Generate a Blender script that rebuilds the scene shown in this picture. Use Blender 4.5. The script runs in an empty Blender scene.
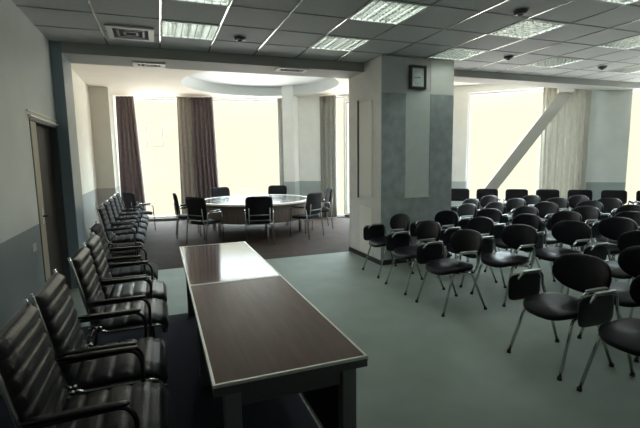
import bpy, bmesh, math, random
from mathutils import Matrix, Vector
random.seed(4)
PI = math.pi
S = bpy.context.scene
COL = S.collection

# ------------------------------------------------------------ camera
cam_d = bpy.data.cameras.new('camera')
cam = bpy.data.objects.new('camera', cam_d)
COL.objects.link(cam)
cam_d.sensor_width = 36.0
cam_d.lens = 425.0 / 640.0 * 36.0
cam_d.clip_start = 0.05
cam_d.clip_end = 200
cam.matrix_world = Matrix(((0.9360, 0.0590, -0.3470, 0.0),
                           (-0.3517, 0.1140, -0.9292, 0.0),
                           (-0.0153, 0.9917, 0.1275, 1.65),
                           (0, 0, 0, 1)))
S.camera = cam

# ------------------------------------------------------------ world, light, exposure
world = bpy.data.worlds.new('overcast_sky')
S.world = world
world.use_nodes = True
wt = world.node_tree
bg = wt.nodes['Background']
HORIZON = (1.30, 1.25, 0.93)      # pale haze at the horizon
ZENITH = (19.5, 24.0, 26.0)        # bright overcast overhead
GROUND = (10.0, 9.7, 9.2)        # sunlit ground below
tcw = wt.nodes.new('ShaderNodeTexCoord'); sxw = wt.nodes.new('ShaderNodeSeparateXYZ')
wt.links.new(tcw.outputs['Generated'], sxw.inputs[0])
def _band(a, b):
    r = wt.nodes.new('ShaderNodeMapRange'); r.interpolation_type = 'SMOOTHSTEP'
    r.inputs['From Min'].default_value = a; r.inputs['From Max'].default_value = b
    wt.links.new(sxw.outputs['Z'], r.inputs['Value'])
    return r.outputs[0]
def _mix(f, a, b):
    m = wt.nodes.new('ShaderNodeMix'); m.data_type = 'RGBA'
    wt.links.new(f, m.inputs['Factor'])
    for k, v in (('A', a), ('B', b)):
        if isinstance(v, tuple): m.inputs[k].default_value = (*v, 1)
        else: wt.links.new(v, m.inputs[k])
    return m.outputs['Result']
up = _mix(_band(0.19, 0.36), HORIZON, ZENITH)
wt.links.new(_mix(_band(-0.17, -0.34), up, GROUND), bg.inputs[0])
bg.inputs[1].default_value = 1.0


def portal(mx, my, mz, w, h, rz):
    l = bpy.data.lights.new('window_portal', 'AREA'); l.shape = 'RECTANGLE'; l.size = w; l.size_y = h
    l.cycles.is_portal = True
    o = bpy.data.objects.new('window_portal', l); COL.objects.link(o)
    o.location = (mx, my, mz); o.rotation_euler = (PI / 2, 0, rz)
    o['kind'] = 'helper'
    return o


S.view_settings.view_transform = 'Standard'
S.view_settings.look = 'None'
S.view_settings.exposure = 0.0
S.view_settings.gamma = 1.0
S.view_settings.use_curve_mapping = False
S.cycles.use_denoising = True
S.cycles.max_bounces = 10
S.cycles.diffuse_bounces = 6
S.cycles.sample_clamp_indirect = 6.0
LAMP = 30.0          # strength of the ceiling tubes


# ------------------------------------------------------------ materials
def mat(name, col, rough=0.6, metal=0.0, spec=0.5, noise=0.0, nscale=20.0, bump=0.0, bscale=60.0, coat=0.0, emit=0.0):
    m = bpy.data.materials.new(name)
    m.use_nodes = True
    nt = m.node_tree
    b = nt.nodes['Principled BSDF']
    b.inputs['Base Color'].default_value = (*col, 1)
    b.inputs['Roughness'].default_value = rough
    b.inputs['Metallic'].default_value = metal
    b.inputs['Specular IOR Level'].default_value = spec
    b.inputs['Coat Weight'].default_value = coat
    if emit:
        b.inputs['Emission Color'].default_value = (*col, 1)
        b.inputs['Emission Strength'].default_value = emit
    if noise or bump:
        tc = nt.nodes.new('ShaderNodeTexCoord')
        n = nt.nodes.new('ShaderNodeTexNoise')
        n.inputs['Scale'].default_value = nscale
        n.inputs['Detail'].default_value = 5
        nt.links.new(tc.outputs['Object'], n.inputs['Vector'])
        if noise:
            r = nt.nodes.new('ShaderNodeValToRGB')
            r.color_ramp.elements[0].position = 0.3
            r.color_ramp.elements[1].position = 0.7
            r.color_ramp.elements[0].color = (*[c * (1 - noise) for c in col], 1)
            r.color_ramp.elements[1].color = (*[min(1, c * (1 + noise)) for c in col], 1)
            nt.links.new(n.outputs['Fac'], r.inputs['Fac'])
            nt.links.new(r.outputs['Color'], b.inputs['Base Color'])
        if bump:
            n2 = nt.nodes.new('ShaderNodeTexNoise')
            n2.inputs['Scale'].default_value = bscale
            nt.links.new(tc.outputs['Object'], n2.inputs['Vector'])
            bp = nt.nodes.new('ShaderNodeBump')
            bp.inputs['Strength'].default_value = bump
            bp.inputs['Distance'].default_value = 0.01
            nt.links.new(n2.outputs['Fac'], bp.inputs['Height'])
            nt.links.new(bp.outputs['Normal'], b.inputs['Normal'])
    return m


def two_tone(name, low, high, zsplit=1.04, rough=0.6, noise=0.05):
    """wall paint with a darker dado up to zsplit"""
    m = mat(name, high, rough)
    nt = m.node_tree
    b = nt.nodes['Principled BSDF']
    g = nt.nodes.new('ShaderNodeNewGeometry')
    sx = nt.nodes.new('ShaderNodeSeparateXYZ')
    nt.links.new(g.outputs['Position'], sx.inputs[0])
    gt = nt.nodes.new('ShaderNodeMath'); gt.operation = 'GREATER_THAN'
    gt.inputs[1].default_value = zsplit
    nt.links.new(sx.outputs['Z'], gt.inputs[0])
    mx = nt.nodes.new('ShaderNodeMix'); mx.data_type = 'RGBA'
    nt.links.new(gt.outputs[0], mx.inputs['Factor'])
    mx.inputs['A'].default_value = (*low, 1)
    mx.inputs['B'].default_value = (*high, 1)
    n = nt.nodes.new('ShaderNodeTexNoise'); n.inputs['Scale'].default_value = 3.0; n.inputs['Detail'].default_value = 6
    nt.links.new(g.outputs['Position'], n.inputs['Vector'])
    mr = nt.nodes.new('ShaderNodeMapRange')
    mr.inputs['To Min'].default_value = 1 - noise * 2; mr.inputs['To Max'].default_value = 1 + noise * 2
    nt.links.new(n.outputs['Fac'], mr.inputs['Value'])
    mu = nt.nodes.new('ShaderNodeVectorMath'); mu.operation = 'SCALE'
    nt.links.new(mx.outputs['Result'], mu.inputs[0]); nt.links.new(mr.outputs[0], mu.inputs['Scale'])
    nt.links.new(mu.outputs[0], b.inputs['Base Color'])
    return m


def wood(name, dark, light, rough=0.3, scale=1.0, axis=1):
    m = mat(name, dark, rough, coat=0.0)
    nt = m.node_tree
    b = nt.nodes['Principled BSDF']
    tc = nt.nodes.new('ShaderNodeTexCoord')
    mp = nt.nodes.new('ShaderNodeMapping')
    s = [14 * scale, 14 * scale, 14 * scale]; s[axis] = 1.2 * scale
    mp.inputs['Scale'].default_value = s
    n = nt.nodes.new('ShaderNodeTexNoise'); n.inputs['Scale'].default_value = 3; n.inputs['Detail'].default_value = 8
    r = nt.nodes.new('ShaderNodeValToRGB')
    r.color_ramp.elements[0].position = 0.35; r.color_ramp.elements[0].color = (*dark, 1)
    r.color_ramp.elements[1].position = 0.65; r.color_ramp.elements[1].color = (*light, 1)
    nt.links.new(tc.outputs['Object'], mp.inputs[0]); nt.links.new(mp.outputs[0], n.inputs['Vector'])
    nt.links.new(n.outputs['Fac'], r.inputs[0]); nt.links.new(r.outputs[0], b.inputs['Base Color'])
    return m


def glass_mat():
    m = bpy.data.materials.new('window_glass'); m.use_nodes = True
    nt = m.node_tree; nt.nodes.clear()
    o = nt.nodes.new('ShaderNodeOutputMaterial')
    mx = nt.nodes.new('ShaderNodeMixShader'); mx.inputs[0].default_value = 0.05
    t = nt.nodes.new('ShaderNodeBsdfTransparent'); t.inputs[0].default_value = (0.98, 0.98, 0.97, 1)
    g = nt.nodes.new('ShaderNodeBsdfGlossy'); g.inputs['Roughness'].default_value = 0.02
    nt.links.new(t.outputs[0], mx.inputs[1]); nt.links.new(g.outputs[0], mx.inputs[2]); nt.links.new(mx.outputs[0], o.inputs[0])
    return m


M = dict(
    floor=mat('green_carpet', (0.205, 0.240, 0.208), 0.62, noise=0.08, nscale=2.5, bump=0.15, bscale=350, spec=0.25),
    floor2=mat('brown_carpet', (0.055, 0.041, 0.035), 0.88, noise=0.12, nscale=3, bump=0.1, bscale=300, spec=0.10),
    tile=mat('ceiling_tile', (0.50, 0.52, 0.52), 0.8, noise=0.06, nscale=40, bump=0.2, bscale=150),
    tbar=mat('ceiling_rail_metal', (0.50, 0.51, 0.49), 0.22, metal=0.95),
    trail=mat('ceiling_joint_grey', (0.30, 0.31, 0.31), 0.7),
    plaster=mat('white_ceiling_plaster', (0.74, 0.69, 0.60), 0.8, noise=0.02, nscale=3),
    recess=mat('recess_white', (0.66, 0.70, 0.70), 0.6),
    beam=mat('beam_paint', (0.42, 0.42, 0.39), 0.7),
    wall_l=two_tone('wall_paint_left', (0.26, 0.30, 0.315), (0.76, 0.79, 0.78), rough=0.45),
    wall_a=two_tone('wall_paint_alcove', (0.42, 0.44, 0.42), (0.88, 0.85, 0.76)),
    wall_f=two_tone('wall_paint_facade', (0.46, 0.52, 0.52), (0.93, 0.95, 0.92)),
    pier=two_tone('pier_paint', (0.42, 0.40, 0.36), (0.66, 0.63, 0.56)),
    wall_b=two_tone('wall_paint_rear', (0.45, 0.48, 0.50), (0.75, 0.78, 0.78)),
    pilaster=mat('slate_blue_lacquer', (0.26, 0.33, 0.38), 0.35),
    column=mat('column_plaster', (0.80, 0.78, 0.75), 0.7, noise=0.05, nscale=4),
    column_hi=mat('column_upper_paint', (0.92, 0.93, 0.86), 0.7, noise=0.03, nscale=4),
    panel=mat('column_grey_panel', (0.44, 0.49, 0.50), 0.55, noise=0.20, nscale=7, bump=0.15, bscale=40),
    panel_pale=mat('column_pale_panel', (0.88, 0.95, 0.91), 0.5, noise=0.03, nscale=8),
    panel_side=mat('column_side_panel', (0.88, 0.86, 0.80), 0.6),
    brace=mat('brace_grey_paint', (0.50, 0.50, 0.46), 0.6),
    upper=mat('column_upper_grey', (0.72, 0.74, 0.73), 0.6),
    base=mat('baseboard_black', (0.02, 0.02, 0.022), 0.5),
    frame=mat('window_frame_white', (0.80, 0.80, 0.76), 0.5),
    sill=mat('dark_sill', (0.10, 0.085, 0.07), 0.5),
    glass=glass_mat(),
    cur_p=mat('plum_curtain_cloth', (0.205, 0.162, 0.168), 0.9, noise=0.15, nscale=12),
    cur_b=mat('taupe_curtain_cloth', (0.44, 0.39, 0.35), 0.9, noise=0.1, nscale=12),
    cur_g=mat('grey_curtain_cloth', (0.40, 0.40, 0.37), 0.9, noise=0.1, nscale=12),
    cur_l=mat('pale_grey_curtain_cloth', (0.62, 0.61, 0.56), 0.9, noise=0.06, nscale=12),
    wood=wood('walnut_laminate', (0.066, 0.028, 0.018), (0.096, 0.044, 0.030), 0.5),
    wood_n=wood('walnut_laminate_satin', (0.075, 0.032, 0.021), (0.108, 0.050, 0.035), 0.5),
    wood_r=wood('round_table_veneer', (0.075, 0.05, 0.042), (0.12, 0.085, 0.07), 0.4, axis=2),
    drum=wood('drum_veneer', (0.13, 0.095, 0.078), (0.19, 0.145, 0.12), 0.5, axis=2),
    edge=mat('silver_edge', (0.92, 0.92, 0.87), 0.35, metal=0.55),
    dgrey=mat('dark_grey_metal', (0.10, 0.11, 0.115), 0.45, metal=0.2),
    lgrey=mat('leg_grey_metal', (0.20, 0.21, 0.22), 0.45, metal=0.2),
    black=mat('black_board', (0.012, 0.012, 0.016), 0.5),
    leather=mat('black_leather', (0.008, 0.008, 0.012), 0.36, bump=0.2, bscale=120, spec=0.15),
    gloss=mat('glossy_black_leather', (0.016, 0.016, 0.021), 0.28, bump=0.2, bscale=90, spec=0.5),
    navy_strip=mat('navy_floor_strip', (0.020, 0.022, 0.032), 0.9, bump=0.2, bscale=300, spec=0.1),
    fabric=mat('black_upholstery', (0.011, 0.011, 0.014), 0.75, bump=0.2, bscale=200, spec=0.3),
    plastic=mat('black_plastic', (0.012, 0.012, 0.015), 0.25, spec=0.6),
    tablet=mat('tablet_laminate', (0.012, 0.014, 0.02), 0.35),
    chrome=mat('chrome', (0.62, 0.63, 0.62), 0.18, metal=1.0),
    steel=mat('grey_steel_tube', (0.36, 0.37, 0.37), 0.3, metal=0.9),
    dsteel=mat('dark_steel_tube', (0.06, 0.06, 0.065), 0.3, metal=0.7),
    rubber=mat('black_rubber', (0.01, 0.01, 0.01), 0.8),
    louver=mat('louver_aluminium', (0.36, 0.37, 0.35), 0.35, metal=1.0),
    tube=mat('lamp_tube', (0.90, 0.98, 0.93), 0.5, emit=LAMP),
    fixture=mat('fixture_white', (0.62, 0.64, 0.62), 0.5),
    vent=mat('vent_white', (0.70, 0.70, 0.66), 0.45),
    dark=mat('duct_dark', (0.015, 0.015, 0.015), 0.8),
    door=wood('dark_brown_door', (0.016, 0.010, 0.007), (0.028, 0.018, 0.012), 0.45, axis=2),
    beige=wood('beige_door_leaf', (0.42, 0.36, 0.27), (0.52, 0.45, 0.34), 0.45, axis=2),
    white=mat('white_plastic', (0.75, 0.76, 0.74), 0.4),
    clock=mat('clock_black_frame', (0.018, 0.02, 0.02), 0.35),
    dial=mat('clock_dial_paper', (0.80, 0.86, 0.82), 0.5),
    cove=mat('cove_lamp_diffuser', (1.0, 0.96, 0.80), 0.5, emit=0.8),
)


def translucent(key, fac):
    m = M[key]; nt = m.node_tree; b = nt.nodes['Principled BSDF']; o = nt.nodes['Material Output']
    t = nt.nodes.new('ShaderNodeBsdfTranslucent'); t.inputs[0].default_value = b.inputs['Base Color'].default_value
    mx = nt.nodes.new('ShaderNodeMixShader'); mx.inputs[0].default_value = fac
    nt.links.new(b.outputs[0], mx.inputs[1]); nt.links.new(t.outputs[0], mx.inputs[2]); nt.links.new(mx.outputs[0], o.inputs[0])


for _k, _f in (('cur_l', .35), ('cur_g', .3), ('cur_b', .2), ('cur_p', .15)): translucent(_k, _f)
_b = M['wood'].node_tree.nodes['Principled BSDF']
_b.inputs['Coat Weight'].default_value = 1.0; _b.inputs['Specular IOR Level'].default_value = 0.05; _b.inputs['Coat IOR'].default_value = 1.5; _b.inputs['Coat Roughness'].default_value = 0.09
_b = M['wood_n'].node_tree.nodes['Principled BSDF']
_b.inputs['Specular IOR Level'].default_value = 0.05; _b.inputs['Coat Weight'].default_value = 0.55; _b.inputs['Coat Roughness'].default_value = 0.28
_b = M['wood_r'].node_tree.nodes['Principled BSDF']
_b.inputs['Coat Weight'].default_value = 1.0; _b.inputs['Coat IOR'].default_value = 2.0; _b.inputs['Coat Roughness'].default_value = 0.08

# ------------------------------------------------------------ mesh helpers
def new(): return bmesh.new()


def box(bm, lo, hi, bev=0.0, mi=0):
    r = bmesh.ops.create_cube(bm, size=1.0)
    vs = r['verts']
    for v in vs:
        v.co = Vector(((lo[i] + hi[i]) / 2 + v.co[i] * (hi[i] - lo[i]) for i in range(3)))
    if bev:
        es = list({e for v in vs for e in v.link_edges})
        bmesh.ops.bevel(bm, geom=es, offset=bev, segments=2, affect='EDGES', profile=0.5)
    elif mi:
        for f in {f for v in vs for f in v.link_faces}: f.material_index = mi
    return vs


def fillet(pts, r, n=4):
    pts = [Vector(p) for p in pts]
    out = [pts[0]]
    for i in range(1, len(pts) - 1):
        a, b, c = pts[i - 1], pts[i], pts[i + 1]
        d1, d2 = (a - b), (c - b)
        k = min(r, d1.length * 0.49, d2.length * 0.49)
        p0 = b + d1.normalized() * k; p2 = b + d2.normalized() * k
        for j in range(n + 1):
            t = j / n
            out.append(p0 * (1 - t) ** 2 + b * 2 * t * (1 - t) + p2 * t * t)
    out.append(pts[-1])
    return out


def tube(bm, pts, r, seg=8, rfn=None):
    pts = [Vector(p) for p in pts]
    t0 = (pts[1] - pts[0]).normalized()
    up = Vector((0, 0, 1)) if abs(t0.z) < 0.9 else Vector((1, 0, 0))
    nrm = t0.cross(up).normalized()
    rings = []
    for i, p in enumerate(pts):
        if i == 0: t = t0
        elif i == len(pts) - 1: t = (pts[-1] - pts[-2]).normalized()
        else: t = ((pts[i + 1] - p).normalized() + (p - pts[i - 1]).normalized()).normalized()
        nrm = (nrm - t * nrm.dot(t)).normalized()
        bi = t.cross(nrm)
        rr = rfn(i / (len(pts) - 1)) if rfn else r
        rings.append([bm.verts.new(p + (nrm * math.cos(2 * PI * k / seg) + bi * math.sin(2 * PI * k / seg)) * rr) for k in range(seg)])
    for a, b in zip(rings, rings[1:]):
        for k in range(seg):
            f = bm.faces.new((a[k], a[(k + 1) % seg], b[(k + 1) % seg], b[k])); f.smooth = True
    bm.faces.new(rings[0][::-1]); bm.faces.new(rings[-1])


def pad(bm, a, b, th, ex=2.5, mtx=Matrix(), fn=None, seg=28, rings=6, puff=0.3):
    """a cushion: superellipse outline a x b, thickness th, puffed, bent by fn(x,y)->z"""
    def pt(r, ang, z):
        c, s = math.cos(ang), math.sin(ang)
        x = a * r * math.copysign(abs(c) ** (2 / ex), c); y = b * r * math.copysign(abs(s) ** (2 / ex), s)
        zz = z + (fn(x, y) if fn else 0)
        return mtx @ Vector((x, y, zz))
    prof = []
    for i in range(1, rings + 1):
        r = i / rings * 0.93
        prof.append((r, th / 2 * (1 + puff * (1 - r * r))))
    prof += [(0.98, th * 0.36), (1.0, 0.0), (0.98, -th * 0.36), (0.93, -th / 2)]
    for i in range(rings - 1, 0, -2):
        prof.append((i / rings * 0.93, -th / 2))
    top = bm.verts.new(pt(0, 0, th / 2 * (1 + puff)))
    bot = bm.verts.new(pt(0, 0, -th / 2))
    R = [[bm.verts.new(pt(r, 2 * PI * k / seg, z)) for k in range(seg)] for r, z in prof]
    for k in range(seg):
        k2 = (k + 1) % seg
        bm.faces.new((top, R[0][k], R[0][k2])).smooth = True
        bm.faces.new((bot, R[-1][k2], R[-1][k])).smooth = True
        for A, B in zip(R, R[1:]):
            bm.faces.new((A[k], B[k], B[k2], A[k2])).smooth = True


def obj(name, bm, m, parent=None, loc=None, smooth=False):
    me = bpy.data.meshes.new(name)
    bmesh.ops.recalc_face_normals(bm, faces=bm.faces)
    bm.to_mesh(me); bm.free()
    ms = m if isinstance(m, (list, tuple)) else [m]
    for x in ms: me.materials.append(M[x])
    o = bpy.data.objects.new(name, me)
    COL.objects.link(o)
    if parent: o.parent = parent
    if loc: o.location = loc
    return o


def thing(name, label, cat, loc=(0, 0, 0), rz=0.0, group=None):
    o = bpy.data.objects.new(name, None)
    COL.objects.link(o); o.empty_display_size = 0.1
    o.location = loc; o.rotation_euler = (0, 0, rz)
    o['label'] = label; o['category'] = cat; o['kind'] = 'thing'
    if group: o['group'] = group
    return o


def tag(o, label, cat, group=None, kind='thing'):
    o['label'] = label; o['category'] = cat; o['kind'] = kind
    if group: o['group'] = group
    return o


def struct(o, label, cat):
    o['kind'] = 'structure'; o['label'] = label; o['category'] = cat
    return o


def dup(root, loc, rz, label, group=None):
    r = root.copy(); COL.objects.link(r); r.location = loc; r.rotation_euler = (0, 0, rz)
    r['label'] = label
    if group: r['group'] = group
    for ch in list(root.children):
        c = ch.copy(); COL.objects.link(c); c.parent = r
        for g in list(ch.children):
            d = g.copy(); COL.objects.link(d); d.parent = c
    return r


# ------------------------------------------------------------ room shell
def prism(bm, poly, z0, z1):
    lo = [bm.verts.new((x, y, z0)) for x, y in poly]
    hi = [bm.verts.new((x, y, z1)) for x, y in poly]
    bm.faces.new(lo[::-1]); bm.faces.new(hi)
    n = len(poly)
    for i in range(n): bm.faces.new((lo[i], lo[(i + 1) % n], hi[(i + 1) % n], hi[i]))


FA = Vector((-1.35, 12.82)); FB = Vector((3.35, 12.05)); FC = Vector((4.85, 10.95))
FD = Vector((0.741, -0.671)).normalized()
FE = FC + FD * 9.7
BACK = -1.6
floor_poly = [(-1.8, BACK - .2), (FE.x + .3, BACK - .2), (FE.x + .3, FE.y), (10.1, 6.85), (-1.8, 6.85)]
bm = new(); prism(bm, floor_poly, -0.1, 0.0)
struct(obj('floor', bm, 'floor'), 'smooth grey-green carpet of the main hall', 'floor')
bm = new()
FYX = FC + FD * ((FC.y - 6.85) / -FD.y)
prism(bm, [(-1.8, 6.85), (FYX.x + .5, 6.85), (FC.x + .4, FC.y + .4), (FB.x + .2, FB.y + .4), (-1.8, FA.y + .4)], -0.1, 0.001)
struct(obj('floor_alcove', bm, 'floor2'), 'brown-grey floor of the window bay beyond the beam', 'floor')

bm = new(); prism(bm, [(-1.17, .1), (.83, .1), (.83, 4.72), (-1.17, 4.72)], -.05, .0015)  # flat dark navy strip lying just above the green floor
struct(obj('floor_dark_section', bm, 'navy_strip'), 'dark navy strip on the floor under the armchairs and walnut tables', 'floor')

# left wall with door opening
bm = new()
X0 = -1.19
box(bm, (X0 - .2, BACK - .2, 0), (X0, 5.06, 3.2))
box(bm, (X0 - .2, 5.06, 2.11), (X0, 6.3, 3.2))
box(bm, (X0 - .24, 5.0, 0), (X0 - .2, 6.3, 2.2))
struct(obj('wall_left', bm, 'wall_l'), 'blue-grey painted wall with a darker dado and a doorway', 'wall')
bm = new(); box(bm, (X0 - .45, 6.3, 0), (X0 + .13, 6.9, 3.16), .006)
struct(obj('wall_pilaster', bm, 'pilaster'), 'dark slate-blue pilaster beside the doorway', 'pilaster')
bm = new(); box(bm, (X0 - .6, 6.9, 0), (X0 - .24, 13.0, 3.45))
struct(obj('wall_alcove', bm, 'wall_a'), 'cream wall of the window bay behind the armchairs', 'wall')
bm = new(); box(bm, (X0 - .24, 11.35, 0), (-1.03, 12.66, 3.45))
struct(obj('wall_pier', bm, 'pier'), 'grey-beige pier in the far corner of the window bay', 'wall')
bm = new(); box(bm, (X0 - .2, BACK - .2, 0), (FE.x + .3, BACK, 3.2))
struct(obj('wall_back', bm, 'wall_b'), 'grey painted wall behind the camera', 'wall')
bm = new(); box(bm, (FE.x, BACK, 0), (FE.x + .2, FE.y, 3.2))
struct(obj('wall_right', bm, 'wall_b'), 'grey painted side wall', 'wall')

# ceilings
P = 0.63
LAMP_CELLS = [(0.415, 5.355), (0.415, 4.095), (2.305, 5.355), (2.305, 4.095), (4.195, 5.355), (4.195, 4.095), (4.195, 2.835),
              (6.085, 5.355), (6.085, 4.095), (7.975, 5.355), (7.975, 4.095), (6.085, 2.835), (2.305, 2.835), (0.415, 2.835)]
FX63 = FC + FD * ((FC.y - 6.3) / -FD.y)
bm = new()
x = 0.10 - P * 3
while x < FE.x:
    ymax = 6.3 if x < FX63.x else max(FE.y, FC.y + (x - FC.x) / FD.x * FD.y)
    y = BACK - .1
    for cy in sorted(c[1] for c in LAMP_CELLS if x < c[0] < x + P):
        box(bm, (max(x, X0 - .1), y, 3.155), (x + P, cy - P / 2, 3.25)); y = cy + P / 2
    box(bm, (max(x, X0 - .1), y, 3.155), (x + P, ymax, 3.25))
    x += P
struct(obj('ceiling', bm, 'tile'), 'suspended ceiling of grey mineral tiles', 'ceiling')
# metal rails of the tile grid
bm = new()
k = -1
while True:
    x = 0.10 + P * k
    if x > FE.x: break
    ymax = 6.3 if x < FX63.x else FC.y + (x - FC.x) / FD.x * FD.y
    box(bm, (x - .009, BACK, 3.149), (x + .009, ymax, 3.156)); k += 1
struct(obj('ceiling_grid_trim', bm, 'tbar'), 'shiny metal rails running down the tiled ceiling', 'ceiling grid')
bm = new()
for k in range(12):
    y = 6.3 - P * k - .012
    if y < BACK: break
    xmax = FX63.x if y > 6.2 else min(FE.x, FC.x + (y - FC.y) / FD.y * FD.x)
    box(bm, (X0, y - .009, 3.1495), (xmax, y + .009, 3.1565))
struct(obj('ceiling_cross_trim', bm, 'trail'), 'dull cross rails between the ceiling tiles', 'ceiling grid')

# beam
bm = new()
box(bm, (X0 + .13, 6.3, 3.02), (3.14, 6.9, 3.42))
box(bm, (4.43, 6.3, 3.04), (FX63.x + .05, 6.75, 3.42))
struct(obj('beam', bm, 'beam'), 'grey downstand beam where the tiled ceiling ends', 'beam')

# alcove ceiling with a round recess
RC = Vector((2.35, 10.05)); RR = 1.8
bm = new()
outer = [(-1.7, 6.9), (FYX.x + .6, 6.75), (FC.x + .4, FC.y + .45), (FB.x + .2, FB.y + .45), (-1.7, FA.y + .45)]
ov = [bm.verts.new((x, y, 3.40)) for x, y in outer]
oe = [bm.edges.new((ov[i], ov[(i + 1) % len(ov)])) for i in range(len(ov))]
N = 64
cv = [bm.verts.new((RC.x + RR * math.cos(2 * PI * i / N), RC.y + RR * math.sin(2 * PI * i / N), 3.40)) for i in range(N)]
ce = [bm.edges.new((cv[i], cv[(i + 1) % N])) for i in range(N)]
bmesh.ops.triangle_fill(bm, edges=oe + ce, use_beauty=True)
struct(obj('ceiling_alcove', bm, 'plaster'), 'smooth pale ceiling of the window bay', 'ceiling')
bm = new()
c2 = [bm.verts.new((RC.x + RR * math.cos(2 * PI * i / N), RC.y + RR * math.sin(2 * PI * i / N), 3.40)) for i in range(N)]
c3 = [bm.verts.new((RC.x + RR * math.cos(2 * PI * i / N), RC.y + RR * math.sin(2 * PI * i / N), 3.66)) for i in range(N)]
for i in range(N):
    f = bm.faces.new((c2[i], c2[(i + 1) % N], c3[(i + 1) % N], c3[i])); f.smooth = True
bm.faces.new(c3)
struct(obj('ceiling_recess', bm, 'recess'), 'round recess in the window bay ceiling over the round table', 'ceiling')


# ------------------------------------------------------------ curved facade: walls, windows
def along(a, b, s, e, n0, n1, z0, z1, bm):
    """box on the line a->b between distances s,e; n0..n1 = offset outward"""
    d = (b - a).normalized(); n = Vector((-d.y, d.x))
    if n.y < 0: n = -n
    p = [a + d * s + n * n0, a + d * e + n * n0, a + d * e + n * n1, a + d * s + n * n1]
    prism(bm, [(q.x, q.y) for q in p], z0, z1)


def fwall(name, a, b, s, e, label, m='wall_f', n0=0.0, top=3.45, bot=0.0):
    bm = new(); along(a, b, s, e, n0, n0 + .3 if n0 >= 0 else .25, bot, top, bm)
    return struct(obj(name, bm, m), label, 'wall')


def window(idx, a, b, s, e, z0, z1, label, mull=(), sash=None):
    w = thing('window_%d' % idx, label, 'window'); w['kind'] = 'structure'
    bm = new()
    t = .05
    along(a, b, s, s + t, .10, .17, z0, z1, bm); along(a, b, e - t, e, .10, .17, z0, z1, bm)
    along(a, b, s + t, e - t, .10, .17, z0, z0 + t, bm); along(a, b, s + t, e - t, .10, .17, z1 - t, z1, bm)
    for m_ in mull: along(a, b, m_ - .02, m_ + .02, .10, .17, z0 + t, z1 - t, bm)
    if sash:
        s0, s1, za, zb = sash
        along(a, b, s0, s0 + .02, .12, .15, za, zb, bm); along(a, b, s1 - .02, s1, .12, .15, za, zb, bm)
        along(a, b, s0 + .02, s1 - .02, .12, .15, za, za + .02, bm); along(a, b, s0 + .02, s1 - .02, .12, .15, zb - .02, zb, bm)
    obj('window_frame', bm, 'frame', w)
    bm = new(); along(a, b, s + t, e - t, .130, .136, z0 + t, z1 - t, bm); obj('glass', bm, 'glass', w)
    bm = new(); along(a, b, s, e, -.02, .25, z0 - .06, z0, bm); obj('sill', bm, 'sill', w)
    d = (b - a).normalized(); n = Vector((-d.y, d.x))
    if n.y < 0: n = -n
    q = a + d * (s + e) / 2 + n * .22
    # an area light shines along local -Z; aim it into the room
    portal(q.x, q.y, (z0 + z1) / 2, e - s, z1 - z0, math.atan2(-n.y, -n.x) + PI / 2 + PI)
    # pieces of wall above and below
    bm = new(); along(a, b, s, e, 0, .3, z1, 3.45, bm)
    if z0 > .07: along(a, b, s, e, 0, .3, 0, z0 - .06, bm)
    struct(obj('wall_lintel', bm, 'wall_f'), 'pale wall strip above and below window %d' % idx, 'wall')
    return w


LAB = (FB - FA).length; LBC = (FC - FB).length
window(1, FA, FB, .05, 2.15, .08, 3.36, 'tall bright window of the bay between the two plum curtains', sash=(1.07, 1.50, 2.05, 2.72))
fwall('wall_window_bay', FA, FB, 2.15, 2.75, 'narrow wall behind the wide plum curtain')
window(2, FA, FB, 2.75, LAB, .08, 3.36, 'wide bright window behind the round table')
fwall('wall_bay_corner', FB, FC, .0, 1.38, 'pale green wall with grey dado behind the round table')
window(3, FB, FC, 1.38, LBC, .02, 3.36, 'narrow bright window beside the great column')
window(4, FC, FC + FD, 0.0, 2.55, .08, 3.22, 'bright window partly hidden by the great column')
fwall('wall_facade_pier', FC, FC + FD, 2.55, 3.22, 'pale blue-grey wall strip beside the great column')
window(5, FC, FC + FD, 3.22, 5.75, .08, 3.22, 'tall bright window behind the diagonal brace')
fwall('wall_facade_wide', FC, FC + FD, 5.75, 6.58, 'pale green-grey wall with dado beside the pleated curtain', n0=-.12)
window(6, FC, FC + FD, 6.58, 9.5, .08, 3.15, 'bright window at the edge of the hall')
fwall('wall_facade_end', FC, FC + FD, 9.5, 9.75, 'end strip of the window wall')

# bay column in front of the facade
bm = new()
along(FB, FC, 0.20, 0.52, -.42, -.02, 0, 3.66, bm)
struct(obj('column_bay', bm, 'wall_f'), 'slim pale column behind the round table', 'column')

# ------------------------------------------------------------ the great column
CX0, CX1, CY0, CY1 = 3.14, 4.43, 5.74, 6.9
bm = new(); box(bm, (CX0, CY0, 0), (CX1, CY1, 3.155), .004)
col = struct(obj('column', bm, 'column'), 'large square column clad in grey panels with a pale central strip', 'column')
bm = new()
box(bm, (CX0, CY0 - .015, .08), (CX0 + .415, CY0, 2.62)); box(bm, (CX1 - .43, CY0 - .015, .08), (CX1, CY0, 2.62))
box(bm, (CX0 + .415, CY0 - .015, .08), (CX1 - .43, CY0, 1.04))
obj('grey_panel', bm, 'panel', col)
bm = new(); box(bm, (CX0 + .42, CY0 - .012, 1.045), (CX1 - .435, CY0, 2.66)); obj('pale_panel', bm, 'panel_pale', col)
bm = new(); box(bm, (CX0 + .40, CY0 - .03, 1.03), (CX1 - .42, CY0 - .012, 1.05)); obj('panel_ledge', bm, 'edge', col)
bm = new(); box(bm, (CX0, CY0 - .008, 2.63), (CX0 + .42, CY0, 3.15)); obj('upper_panel', bm, 'upper', col)
bm = new(); box(bm, (CX1 - .43, CY0 - .008, 2.63), (CX1, CY0, 3.15)); obj('upper_panel', bm, 'column_hi', col)
bm = new()
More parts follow.
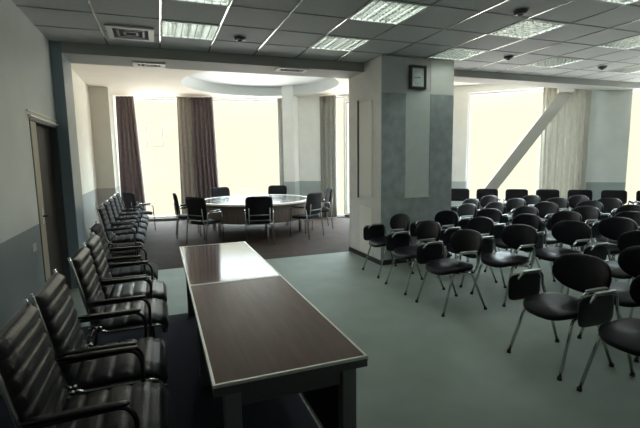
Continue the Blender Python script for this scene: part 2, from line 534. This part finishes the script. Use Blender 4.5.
box(bm, (CX0 - .012, CY0 + .28, 1.05), (CX0, CY0 + .72, 2.55)); box(bm, (CX0 - .012, CY0 + .28, .1), (CX0, CY0 + .72, .86))
obj('side_panel', bm, 'panel_side', col)
bm = new(); box(bm, (CX0 - .02, CY0 + .76, 1.0), (CX0, CY0 + .79, 2.6), .003); obj('cable_duct', bm, 'dgrey', col)
bm = new(); box(bm, (CX0 - .015, CY0 - .03, 0), (CX1, CY0, .075)); box(bm, (CX0 - .015, CY0, 0), (CX0, CY1, .075))
struct(obj('baseboard_column', bm, 'base'), 'black skirting at the foot of the great column', 'baseboard')

# baseboards
bm = new(); box(bm, (X0, BACK, 0), (X0 + .015, 5.02, .08)); struct(obj('baseboard_left', bm, 'base'), 'black skirting of the doorway wall', 'baseboard')

# ------------------------------------------------------------ door
d = thing('door_1', 'doorway with a narrow beige leaf and a dark brown leaf', 'door'); d['kind'] = 'structure'
bm = new(); box(bm, (X0 - .11, 5.295, .005), (X0 - .07, 6.26, 2.08), .004); dl = obj('dark_leaf', bm, 'door', d)
bm = new(); box(bm, (X0 - .035, 5.09, .005), (X0 + .004, 5.29, 2.08), .004); lf = obj('beige_leaf', bm, 'beige', d)
bm = new(); box(bm, (X0 + .004, 5.17, 1.02), (X0 + .010, 5.22, 1.18), .002); pl = obj('lock_plate', bm, 'white', lf)
bm = new(); tube(bm, fillet([(X0 + .008, 5.195, 1.10), (X0 + .05, 5.195, 1.10), (X0 + .05, 5.29, 1.10)], .02), .009); obj('door_handle', bm, 'black', lf)
bm = new()
box(bm, (X0 - .2, 5.06, 0), (X0 + .006, 5.09, 2.11)); box(bm, (X0 - .2, 6.265, 0), (X0 + .006, 6.295, 2.11)); box(bm, (X0 - .2, 5.09, 2.085), (X0 + .006, 6.265, 2.11))
obj('door_frame', bm, 'dgrey', d)
bm = new(); box(bm, (X0, 5.02, 2.12), (X0 + .03, 6.28, 2.135)); box(bm, (X0, 4.98, 2.17), (X0 + .02, 6.28, 2.18)); obj('door_lintel_strip', bm, 'edge', d)

bm = new(); box(bm, (X0, 4.72, .80), (X0 + .006, 4.86, .88), .002)
tag(obj('wall_sticker', bm, 'white'), 'small pale rectangular plate on the wall before the doorway', 'plate')
bm = new(); box(bm, (X0 - .24, 8.05, 1.46), (X0 - .21, 8.17, 1.60), .004)
sw = tag(obj('light_switch', bm, 'black'), 'small black switch on the cream wall past the pilaster', 'switch')
bm = new(); box(bm, (X0 - .21, 8.09, 1.50), (X0 - .204, 8.13, 1.56)); obj('switch_rocker', bm, 'dgrey', sw)

# ------------------------------------------------------------ diagonal brace
p0 = Vector((6.914, 8.460, 0.0)); p1 = Vector((8.46, 7.06, 3.04))
p0 = p0.lerp(p1, 0.0)
bm = new()
ax = (p1 - p0).normalized()
side = Vector((FD.x, FD.y, 0)); nrm = Vector((-FD.y, FD.x, 0))
w = ax.cross(nrm).normalized()
c = []
for p in (p0, p1):
    c.append([bm.verts.new(p + w * sx * .12 + nrm * sy * .07) for sx, sy in ((-1, -1), (1, -1), (1, 1), (-1, 1))])
bm.faces.new(c[0][::-1]); bm.faces.new(c[1])
for i in range(4): bm.faces.new((c[0][i], c[0][(i + 1) % 4], c[1][(i + 1) % 4], c[1][i]))
br = struct(obj('wall_brace_beam', bm, 'brace'), 'thick grey diagonal brace crossing the window', 'brace')
bm = new(); along(FC, FC + FD, 5.12, 5.42, -.55, .0, 3.02, 3.16, bm); obj('bracket', bm, 'frame', br)


# ------------------------------------------------------------ curtains
def curtain(label, a, b, s, e, off, z0, z1, m, folds, amp=.05, flare=0.0, m2=None, split=None, cat='curtain'):
    d = (b - a).normalized(); n = Vector((-d.y, d.x))
    if n.y < 0: n = -n
    bm = new(); NU = folds * 8; NV = 10
    rows = []
    for j in range(NV + 1):
        v = j / NV; z = z0 + (z1 - z0) * v
        row = []
        for i in range(NU + 1):
            u = i / NU
            ss = s + (e - s) * u + flare * (1 - v) * (u - .3)
            o = off + amp * (math.sin(2 * PI * folds * u + .8 * math.sin(7 * u)) * (.75 + .35 * (1 - v)) + .25 * math.sin(5 * PI * folds * u + 2 * v))
            q = a + d * ss + n * o
            row.append(bm.verts.new((q.x, q.y, z)))
        rows.append(row)
    for j in range(NV):
        for i in range(NU):
            f = bm.faces.new((rows[j][i], rows[j][i + 1], rows[j + 1][i + 1], rows[j + 1][i])); f.smooth = True
            if split is not None and i / NU < split: f.material_index = 1
    o = tag(obj('curtain', bm, [m, m2] if m2 else m), label, cat)
    md = o.modifiers.new('cloth', 'SOLIDIFY'); md.thickness = .006
    # rail
    bm = new(); along(a, b, s - .05, e + .05, off - .02, off + .02, z1, z1 + .025, bm); obj('curtain_rail', bm, 'frame', o)
    return o


curtain('narrow plum curtain at the far end of the bay', FA, FB, .42, .86, -.22, .03, 3.36, 'cur_p', 5, .04, .20)
curtain('wide plum and taupe curtain behind the round table', FA, FB, 1.95, 2.88, -.24, .03, 3.36, 'cur_p', 9, .05, .12, 'cur_b', .38)
curtain('thin grey curtain beside the slim pale column', FB, FC, -.02, .20, -.20, .03, 3.36, 'cur_g', 3, .03)
curtain('dark grey curtain between the pale wall and the great column', FB, FC, 1.20, 1.66, -.16, .03, 3.36, 'cur_g', 4, .04)
curtain('wide pale grey pleated curtain behind the diagonal brace', FC, FC + FD, 4.85, 5.80, -.2, .03, 3.2, 'cur_l', 8, .07)


# ------------------------------------------------------------ ceiling fixtures
def make_lamp(loc, label):
    t = thing('ceiling_lamp', label, 'ceiling lamp', loc, 0, 'louvered ceiling lamps')
    h = P / 2 - .012
    bm = new()
    for s in (-1, 1):
        box(bm, (s * h - .012, -h - .012, -.006), (s * h + .012, h + .012, .006)); box(bm, (-h + .012, s * h - .012, -.006), (h - .012, s * h + .012, .006))
    obj('frame', bm, 'fixture', t)
    bm = new()
    for k in range(1, 8):
        x = -h + 2 * h * k / 8; box(bm, (x - .003, -h, -.002), (x + .003, h, .045))
    for k in range(1, 9):
        y = -h + 2 * h * k / 9; box(bm, (-h, y - .003, -.0025), (h, y + .003, .044))
    obj('louver', bm, 'louver', t)
    for k in range(4):
        x = -h + 2 * h * (k + .5) / 4
        bm = new(); tube(bm, [(x, -h + .03, .072), (x, h - .03, .072)], .013, 6); obj('lamp_tube', bm, 'tube', t)
    bm = new(); e = h + .004
    box(bm, (-e, -e, .092), (e, e, .1))
    for s in (-1, 1):
        box(bm, (s * e - .003, -e, .004), (s * e + .003, e, .092)); box(bm, (-e, s * e - .003, .004), (e, s * e + .003, .092))
    obj('reflector', bm, 'fixture', t)
    return t


lamp0 = None
lamps = [
    ((0.415, 5.355), 'dim louvered square lamp nearest the beam, beside the square vent'),
    ((0.415, 4.095), 'louvered lamp cut by the top edge, above the vent'),
    ((2.305, 5.355), 'louvered lamp just in front of the great column, over the aisle'),
    ((2.305, 4.095), 'bright greenish louvered lamp at the top centre'),
    ((4.195, 5.355), 'louvered lamp directly in front of the clock column'),
    ((4.195, 4.095), 'louvered lamp over the first chair rows, in line with the ceiling speaker'),
    ((4.195, 2.835), 'louvered lamp cut by the top edge towards the right corner'),
    ((6.085, 5.355), 'small distant louvered lamp above the diagonal brace'),
    ((6.085, 4.095), 'louvered lamp cut by the right edge'),
    ((7.975, 5.355), 'farthest louvered lamp near the window wall'),
    ((7.975, 4.095), 'louvered lamp outside the view over the last rows'),
    ((6.085, 2.835), 'louvered lamp outside the view over the rear seats'),
    ((2.305, 2.835), 'louvered lamp overhead outside the view by the near table'),
    ((0.415, 2.835), 'louvered lamp overhead outside the view by the armchairs'),
]
for (x, y), lb in lamps:
    if lamp0 is None: lamp0 = make_lamp((x, y, 3.151), lb)
    else: dup(lamp0, (x, y, 3.151), 0, lb)


def make_vent(loc, sx, sy, label):
    t = thing('ceiling_vent', label, 'air vent', loc, 0, 'square ceiling air vents')
    bm = new()
    hx, hy = sx / 2, sy / 2
    for s in (-1, 1):
        box(bm, (s * hx - .03, -hy - .03, -.02), (s * hx + .03, hy + .03, .0)); box(bm, (-hx + .03, s * hy - .03, -.02), (hx - .03, s * hy + .03, .0))
    obj('frame', bm, 'vent', t)
    bm = new()
    for q in (.62, .3):
        for s in (-1, 1):
            box(bm, (s * hx * q - .012, -hy * q, -.015), (s * hx * q + .012, hy * q, -.004)); box(bm, (-hx * q, s * hy * q - .012, -.015), (hx * q, s * hy * q + .012, -.004))
    obj('diffuser_ring', bm, 'dgrey', t)
    bm = new(); box(bm, (-hx, -hy, -.003), (hx, hy, -.0005)); obj('duct', bm, 'dark', t)
    return t


make_vent((-.22, 5.62, 3.149), .44, .46, 'square air vent in the tiled ceiling before the beam')
make_vent((-.05, 6.66, 3.02), .36, .2, 'small air vent under the beam towards the doorway wall')
make_vent((1.97, 6.42, 3.02), .42, .2, 'small air vent under the beam over the table end')


def detector(loc, label):
    t = thing('smoke_detector', label, 'smoke detector', loc, 0, 'round ceiling detectors')
    bm = new(); bmesh.ops.create_cone(bm, cap_ends=True, segments=20, radius1=.055, radius2=.075, depth=.035, matrix=Matrix.Translation((0, 0, -.0175)))
    obj('detector_housing', bm, 'dgrey', t)
    bm = new(); bmesh.ops.create_cone(bm, cap_ends=True, segments=16, radius1=.02, radius2=.035, depth=.015, matrix=Matrix.Translation((0, 0, -.042)))
    obj('sensor', bm, 'black', t)
    return t


detector((3.62, 3.62, 3.149), 'small dark round detector near the top edge')
detector((1.02, 5.45, 3.149), 'flat dark round detector between two lamps')
detector((5.05, 5.25, 3.149), 'dark round detector beyond the clock column')
detector((7.2, 5.35, 3.149), 'tiny dark round detector near the window wall')

# ------------------------------------------------------------ wall clock
ck = thing('wall_clock', 'black-framed square clock high on the great column', 'clock', (3.745, CY0 - .012, 2.86))
bm = new()
w_, h_ = .125, .155
for s in (-1, 1):
    box(bm, (s * w_ - .018, -.05, -h_ - .018), (s * w_ + .018, 0, h_ + .018), .003); box(bm, (-w_ + .018, -.05, s * h_ - .018), (w_ - .018, 0, s * h_ + .018), .003)
obj('frame', bm, 'clock', ck)
bm = new(); box(bm, (-w_ + .01, -.03, -h_ + .01), (w_ - .01, -.001, h_ - .01)); dial = obj('dial', bm, 'dial', ck)
bm = new()
for k in range(12):
    a = k * PI / 6
    box(bm, (math.sin(a) * .09 - .004, -.033, math.cos(a) * .09 - .004), (math.sin(a) * .09 + .004, -.0305, math.cos(a) * .09 + .004))
obj('hour_marks', bm, 'black', dial)
bm = new(); tube(bm, [(0, -.036, 0), (.045, -.036, -.008)], .005, 6); obj('hour_hand', bm, 'black', dial)
bm = new(); tube(bm, [(0, -.039, 0), (-.07, -.039, -.012)], .0035, 6); obj('minute_hand', bm, 'black', dial)


# ------------------------------------------------------------ long tables
def make_table(y0, y1, label, top_mat):
    x0, x1 = .155, .84
    t = thing('long_table', label, 'table', ((x0 + x1) / 2, (y0 + y1) / 2, 0), 0, 'long walnut tables')
    hx, hy = (x1 - x0) / 2, (y1 - y0) / 2 - .004
    bm = new(); box(bm, (-hx + .006, -hy + .006, .722), (hx - .006, hy - .006, .75)); top = obj('tabletop', bm, top_mat, t)
    bm = new()
    for s in (-1, 1):
        box(bm, (s * hx - .006, -hy - .006, .738), (s * hx + .006, hy + .006, .7515)); box(bm, (-hx + .006, s * hy - .006, .738), (hx - .006, s * hy + .006, .7515))
    obj('edge_trim', bm, 'edge', top)
    bm = new()
    for s in (-1, 1):
        box(bm, (s * hx - .004, -hy - .004, .70), (s * hx + .004, hy + .004, .738)); box(bm, (-hx + .004, s * hy - .004, .70), (hx - .004, s * hy + .004, .738))
    obj('apron', bm, 'dgrey', t)
    for sx in (-1, 1):
        for sy in (-1, 1):
            cx, cy = sx * (hx - .075), sy * (hy - .05)
            bm = new(); box(bm, (cx - .035, cy - .03, .0), (cx + .035, cy + .03, .72), .004); obj('leg', bm, 'lgrey', t)
    bm = new(); box(bm, (hx - .085, -hy + .08, .20), (hx - .065, hy - .08, .715)); mp_ = obj('modesty_panel', bm, 'black', t)
    bm = new(); box(bm, (hx - .092, -hy + .08, .185), (hx - .06, hy - .08, .20)); obj('panel_edge', bm, 'edge', mp_)
    bm = new(); box(bm, (-hx + .10, -.03 + hy - .05, .60), (hx - .12, hy - .05, .70))
    obj('cross_rail', bm, 'dgrey', t)
    bm = new(); box(bm, (-hx + .10, -hy + .03, .62), (hx - .12, -hy + .055, .70)); obj('cross_rail', bm, 'dgrey', t)
    return t


make_table(1.665, 3.155, 'long walnut-topped table with a silver edge, the one closer to the camera', 'wood_n')
make_table(3.165, 4.68, 'long walnut-topped table whose top mirrors the windows, end to end with the first', 'wood')

# ------------------------------------------------------------ round table
TC = (2.05, 9.75)
rt = thing('round_table', 'large round table with a pale top rim and dark wooden drum', 'table', (*TC, 0))
bm = new(); bmesh.ops.create_cone(bm, cap_ends=True, segments=64, radius1=1.27, radius2=1.27, depth=.04, matrix=Matrix.Translation((0, 0, .735)))
obj('tabletop', bm, 'wood_r', rt)
bm = new()
prof = [(1.272, .715), (1.285, .72), (1.285, .755), (1.272, .758), (1.20, .757), (1.20, .715)]
rows = [[bm.verts.new((r * math.cos(2 * PI * k / 64), r * math.sin(2 * PI * k / 64), z)) for k in range(64)] for r, z in prof]
for i in range(len(prof)):
    A, B = rows[i], rows[(i + 1) % len(prof)]
    for k in range(64): bm.faces.new((A[k], A[(k + 1) % 64], B[(k + 1) % 64], B[k]))
obj('pale_rim', bm, 'panel_side', rt)
bm = new(); bmesh.ops.create_cone(bm, cap_ends=True, segments=64, radius1=1.2, radius2=1.22, depth=.37, matrix=Matrix.Translation((0, 0, .53)))
obj('drum', bm, 'drum', rt)
for k in range(6):
    a = PI / 6 + k * PI / 3
    bm = new(); bmesh.ops.create_cone(bm, cap_ends=True, segments=16, radius1=.04, radius2=.04, depth=.44, matrix=Matrix.Translation((1.05 * math.cos(a), 1.05 * math.sin(a), .22)))
    obj('leg', bm, 'chrome', rt)


# ------------------------------------------------------------ ribbed armchairs by the wall (front = local -Y)
def ribbed(prof, w, th, nr, inset=0.0):
    """sling cushion along a (y,z) profile with horizontal ribs"""
    bm = new()
    pts = fillet([Vector((0, y, z)) for y, z in prof], .10, 6)
    L = [0]
    for a, b in zip(pts, pts[1:]): L.append(L[-1] + (b - a).length)
    tot = L[-1]; n = nr * 8
    def at(s):
        for i in range(len(pts) - 1):
            if s <= L[i + 1] or i == len(pts) - 2:
                t = (s - L[i]) / max(1e-6, L[i + 1] - L[i]); return pts[i].lerp(pts[i + 1], t), (pts[i + 1] - pts[i]).normalized()
    xs = [-1, -.97, -.9, -.5, 0, .5, .9, .97, 1]
    F = []; Bk = []
    for i in range(n + 1):
        s = tot * i / n
        p, t = at(s)
        nn = Vector((0, t.z, -t.y))
        ph = (i % 8) / 8
        rib = abs(math.sin(PI * ph)) ** .3
        ef = min(1, i / 3, (n - i) / 3)
        fr, bk = [], []
        for x in xs:
            e = max(0, (abs(x) - .9) / .1)
            h = (th * .55 + .013 * rib) * (1 - .75 * e * e) * (.4 + .6 * ef)
            fr.append(bm.verts.new(Vector((x * w / 2, 0, 0)) + p + nn * h)); bk.append(bm.verts.new(Vector((x * w / 2, 0, 0)) + p - nn * th * .4 * (1 - .5 * e)))
        F.append(fr); Bk.append(bk)
    m_ = len(xs)
    for i in range(n):
        for j in range(m_ - 1):
            bm.faces.new((F[i][j], F[i][j + 1], F[i + 1][j + 1], F[i + 1][j])).smooth = True
            bm.faces.new((Bk[i][j + 1], Bk[i][j], Bk[i + 1][j], Bk[i + 1][j + 1])).smooth = True
        bm.faces.new((F[i][0], F[i + 1][0], Bk[i + 1][0], Bk[i][0])); bm.faces.new((F[i][-1], Bk[i][-1], Bk[i + 1][-1], F[i + 1][-1]))
    for R_ in (0, n):
        for j in range(m_ - 1): bm.faces.new((F[R_][j], Bk[R_][j], Bk[R_][j + 1], F[R_][j + 1]))
    return bm


def make_armchair(loc, rz, label, skin='gloss'):
    t = thing('ribbed_armchair', label, 'armchair', loc, rz, 'ribbed leather armchairs along the wall')
    W = .50
    obj('backrest', ribbed([(.27, .98), (.255, .90), (.20, .62), (.17, .46)], W, .05, 7), skin, t)
    obj('seat', ribbed([(.16, .44), (-.12, .455), (-.28, .45), (-.31, .36)], W, .05, 5), skin, t)
    for s in (-1, 1):
        x = s * (W / 2 + .012)
        bm = new(); tube(bm, fillet([(x, .285, 1.0), (x, .25, .85), (x, .17, .47), (x, .1, .43), (x, -.28, .43), (x, -.325, .37)], .06), .011); obj('side_rail', bm, 'chrome', t)
        x2 = s * (W / 2 + .03)
        bm = new(); tube(bm, fillet([(x2, .20, .64), (x2, -.17, .655), (x2, -.21, .60), (x2, -.20, .06), (x2, -.17, .012), (x2, .24, .012), (x2, .27, .06), (x2, .20, .43)], .05), .011); af = obj('leg_frame', bm, 'dsteel', t)
        bm = new(); pad(bm, .021, .19, .016, 4, Matrix.Translation((x2, .0, .666)), seg=20, rings=3); obj('armrest_pad', bm, 'plastic', t)
        for yy in (.19, .13):
            bm = new(); bmesh.ops.create_cone(bm, cap_ends=True, segments=12, radius1=.014, radius2=.014, depth=.022, matrix=Matrix.Translation((x2, yy, .47)) @ Matrix.Rotation(PI / 2, 4, 'Y'))
            obj('bolt', bm, 'chrome', t)
    bm = new(); tube(bm, [(-W / 2, .19, .40), (W / 2, .19, .40)], .012); obj('cross_bar', bm, 'chrome', t); bm = new(); tube(bm, [(-W / 2, -.2, .40), (W / 2, -.2, .40)], .012); obj('cross_bar', bm, 'chrome', t)
    return t


arm = None
for y, x, rz, lb in [
    (2.10, -.36, PI / 2, 'ribbed black leather armchair by the doorway wall, cut by the bottom left corner'),
    (2.72, -.36, PI / 2, 'ribbed black leather armchair by the doorway wall, second from the camera'),
    (3.58, -.34, PI / 2, 'ribbed black leather armchair just after the gap in the wall row, seat catching light'),
    (4.20, -.34, PI / 2, 'ribbed black leather armchair with its glossy seat beside the far end of the tables'),
    (5.05, -.42, PI / 2, 'dark ribbed armchair standing in front of the doorway'),
    (7.25, -.62, PI / 2, 'shadowy ribbed armchair just past the slate-blue pilaster'),
    (7.95, -.62, PI / 2, 'shadowy ribbed armchair in the bay, second past the pilaster'),
    (8.65, -.62, PI / 2, 'shadowy ribbed armchair in the bay, third past the pilaster'),
    (9.35, -.62, PI / 2, 'shadowy ribbed armchair in the bay, fourth past the pilaster'),
    (10.05, -.62, PI / 2, 'shadowy ribbed armchair near the grey-beige pier'),
]:
    if arm is None: arm = make_armchair((x, y, 0), rz, lb)
    elif y == 5.05: arm = make_armchair((x, y, 0), rz, lb, 'fabric')
    else: dup(arm, (x, y, 0), rz, lb)


# ------------------------------------------------------------ oval-backed tablet chairs (front = local -Y)
def make_tablet_chair(loc, rz, label):
    t = thing('tablet_chair', label, 'chair', loc, rz, 'oval-backed tablet chairs in rows')
    bm = new(); pad(bm, .235, .225, .045, 3.0, Matrix.Translation((0, -.03, .45)), fn=lambda x, y: -.035 * max(0, (-y - .08) / .14) ** 2 + .25 * x * x + .02 * max(0, y / .2)); obj('seat', bm, 'leather', t)
    bm = new(); pad(bm, .255, .158, .04, 2.4, Matrix.Translation((0, .235, .69)) @ Matrix.Rotation(math.radians(80), 4, 'X'), fn=lambda x, y: 1.1 * x * x - .02); obj('backrest', bm, 'leather', t)
    for s in (-1, 1):
        bm = new(); tube(bm, fillet([(s * .20, -.05, .425), (s * .215, -.14, .42), (s * .245, -.275, .012)], .04), .012)
        l = obj('leg', bm, 'chrome', t); bm = new(); bmesh.ops.create_cone(bm, cap_ends=True, segments=12, radius1=.018, radius2=.016, depth=.025, matrix=Matrix.Translation((s * .245, -.276, .0125))); obj('foot_cap', bm, 'rubber', l)
        bm = new(); tube(bm, fillet([(s * .20, -.03, .425), (s * .215, .10, .42), (s * .245, .275, .012)], .04), .012)
        l = obj('leg', bm, 'chrome', t); bm = new(); bmesh.ops.create_cone(bm, cap_ends=True, segments=12, radius1=.018, radius2=.016, depth=.025, matrix=Matrix.Translation((s * .245, .276, .0125))); obj('foot_cap', bm, 'rubber', l)
        bm = new(); tube(bm, fillet([(s * .15, .10, .42), (s * .15, .24, .44), (s * .15, .265, .62)], .05), .010); obj('back_support', bm, 'steel', t)
        bm = new(); tube(bm, fillet([(s * .22, .12, .42), (s * .285, .12, .50), (s * .29, .10, .655), (s * .29, -.12, .665), (s * .29, -.17, .61)], .05), .011); ar = obj('arm_tube', bm, 'chrome', t)
        bm = new(); pad(bm, .017, .11, .012, 4, Matrix.Translation((s * .29, -.01, .673)), seg=16, rings=3); obj('armrest_pad', bm, 'steel', ar)
    bm = new(); tube(bm, [(-.20, -.08, .415), (.20, -.08, .415)], .010); obj('cross_bar', bm, 'steel', t); bm = new(); tube(bm, [(-.20, .07, .415), (.20, .07, .415)], .010); obj('cross_bar', bm, 'steel', t)
    bm = new(); pad(bm, .115, .18, .016, 5, Matrix.Translation((-.318, -.06, .535)) @ Matrix.Rotation(PI / 2, 4, 'Y'), seg=24, rings=3, puff=0)
    tb = obj('writing_tablet', bm, 'tablet', t)
    bm = new(); tube(bm, [(-.318, -.22, .655), (-.318, .10, .655)], .006); obj('tablet_hinge', bm, 'steel', tb)
    return t


rowsX = {1: 2.96, 2: 3.74, 3: 4.52, 4: 5.30, 5: 6.08, 6: 6.86, 7: 7.64}
seats = {1: [5.36, 4.58, 3.80, 2.41, 1.76],
         2: [5.32, 4.56, 3.80, 2.41],
         3: [6.02, 5.27, 4.52, 3.77, 2.95],
         4: [6.75, 6.02, 5.27, 4.52, 3.77, 3.02],
         5: [7.10, 6.35, 5.60, 4.85, 4.10, 3.38],
         6: [6.75, 6.05, 5.35, 4.65, 3.95],
         7: [6.30, 5.58, 4.86]}
order = ['first', 'second', 'third', 'fourth', 'fifth', 'sixth', 'seventh', 'eighth']
tch = None
for r, ys in seats.items():
    for i, y in enumerate(ys):
        lb = 'black oval-backed tablet chair, row %s from the walnut tables, %s seat from the column end' % (order[r - 1], order[i])
        if r == 1 and i == 3: lb = 'large black oval-backed tablet chair alone on the open carpet, first row after the gap'
        if r == 1 and i == 4: lb = 'black oval-backed tablet chair cut by the right edge, closest to the camera'
        if r == 1 and i == 0: lb = 'black tablet chair of the first row standing right against the grey column'
        jx, jy, ja = random.uniform(-.03, .03), random.uniform(-.02, .02), math.radians(random.uniform(-5, 5))
        if r == 1 and i > 1: jx = jy = ja = 0
        jx += .06 * max(0, y - 3.8)
        if r == 3 and i == 0: jx += .13
        if tch is None: tch = make_tablet_chair((rowsX[r] + jx, y + jy, 0), -PI / 2 + ja, lb)
        else: dup(tch, (rowsX[r] + jx, y + jy, 0), -PI / 2 + ja, lb)


# ------------------------------------------------------------ square-backed conference chairs (front = local -Y)
def make_conference_chair(loc, rz, label, group, bz=.745, bh=.155):
    t = thing('conference_chair', label, 'chair', loc, rz, group)
    bm = new(); pad(bm, .235, .225, .06, 6, Matrix.Translation((0, -.03, .45)), fn=lambda x, y: -.02 * max(0, (-y - .1) / .12) ** 2, seg=32); obj('seat', bm, 'fabric', t)
    bm = new(); pad(bm, .24 if bh < .2 else .265, bh, .05, 6, Matrix.Translation((0, .235, bz)) @ Matrix.Rotation(math.radians(82), 4, 'X'), fn=lambda x, y: .5 * x * x, seg=32); obj('backrest', bm, 'fabric', t)
    for s in (-1, 1):
        x = s * .265
        bm = new(); tube(bm, fillet([(x, -.24, .012), (x, -.22, .64), (x, .18, .66), (x, .26, .012)], .06), .012)
        lg = obj('leg_frame', bm, 'chrome', t)
        bm = new(); pad(bm, .025, .16, .025, 4, Matrix.Translation((x, -.02, .675)), seg=16, rings=3); obj('armrest_pad', bm, 'plastic', t)
        bm = new(); tube(bm, fillet([(s * .2, .12, .42), (s * .2, .235, .44), (s * .2, .265, .74)], .05), .010); obj('back_support', bm, 'steel', t)
    for yy in (-.17, .12):
        bm = new(); tube(bm, [(-.265, yy, .41), (.265, yy, .41)], .011); obj('cross_bar', bm, 'steel', t)
    bm = new()
    tube(bm, [(-.2, .243, .60), (.2, .243, .60)], .010)
    obj('cross_bar', bm, 'steel', t)
    return t


G1 = 'square-backed chairs along the window wall'
bx = [(460, 6.70, 8.32)]
rowdir = Vector((.741, -.671)); base = Vector((6.62, 8.29))
conf = None
rz_row = math.atan2(-.741, -.671) + PI / 2   # front towards the hall
for i in range(8):
    q = base + rowdir * (.635 * i)
    if i == 7: pass
    lb = 'square-backed black chair of the row under the window wall, %s counted from the column' % order[i]
    if i == 0: lb = 'square-backed black chair half hidden behind the great column'
    if i == 1: lb = 'square-backed black chair at the foot of the diagonal brace'
    if conf is None: conf = make_conference_chair((q.x, q.y, 0), rz_row, lb, G1)
    else: dup(conf, (q.x, q.y, 0), rz_row, lb, G1)

G2 = 'chairs around the round table'
conf2 = None
for (bxx, byy), lb in [
    ((1.75, 8.02), 'black chair with its back to the camera, in front of the round table'),
    ((1.45, 11.35), 'black chair behind the round table, its top against the bright window'),
    ((2.98, 11.25), 'black chair behind the round table, just before the slim pale column'),
    ((.60, 8.55), 'black chair at the round table nearest the narrow window'),
    ((.28, 9.75), 'black chair at the round table seen sideways against the bright window'),
    ((3.02, 8.35), 'black chair at the round table towards the great column'),
    ((3.78, 9.45), 'black chair farthest round the table beside the great column'),
]:
    dx, dy = TC[0] - bxx, TC[1] - byy
    L = math.hypot(dx, dy); ux, uy = dx / L, dy / L
    cx, cy = bxx + ux * .24, byy + uy * .24
    rz = math.atan2(uy, ux) + PI / 2
    if conf2 is None: conf2 = make_conference_chair((cx, cy, 0), rz, lb, G2, .735, .235)
    else: dup(conf2, (cx, cy, 0), rz, lb, G2)
# last chair of the wall row, turned to the room
dup(conf2, (-.52, 10.95, 0), PI / 2 + .5, 'single black chair at the end of the armchair row, before the bright window')
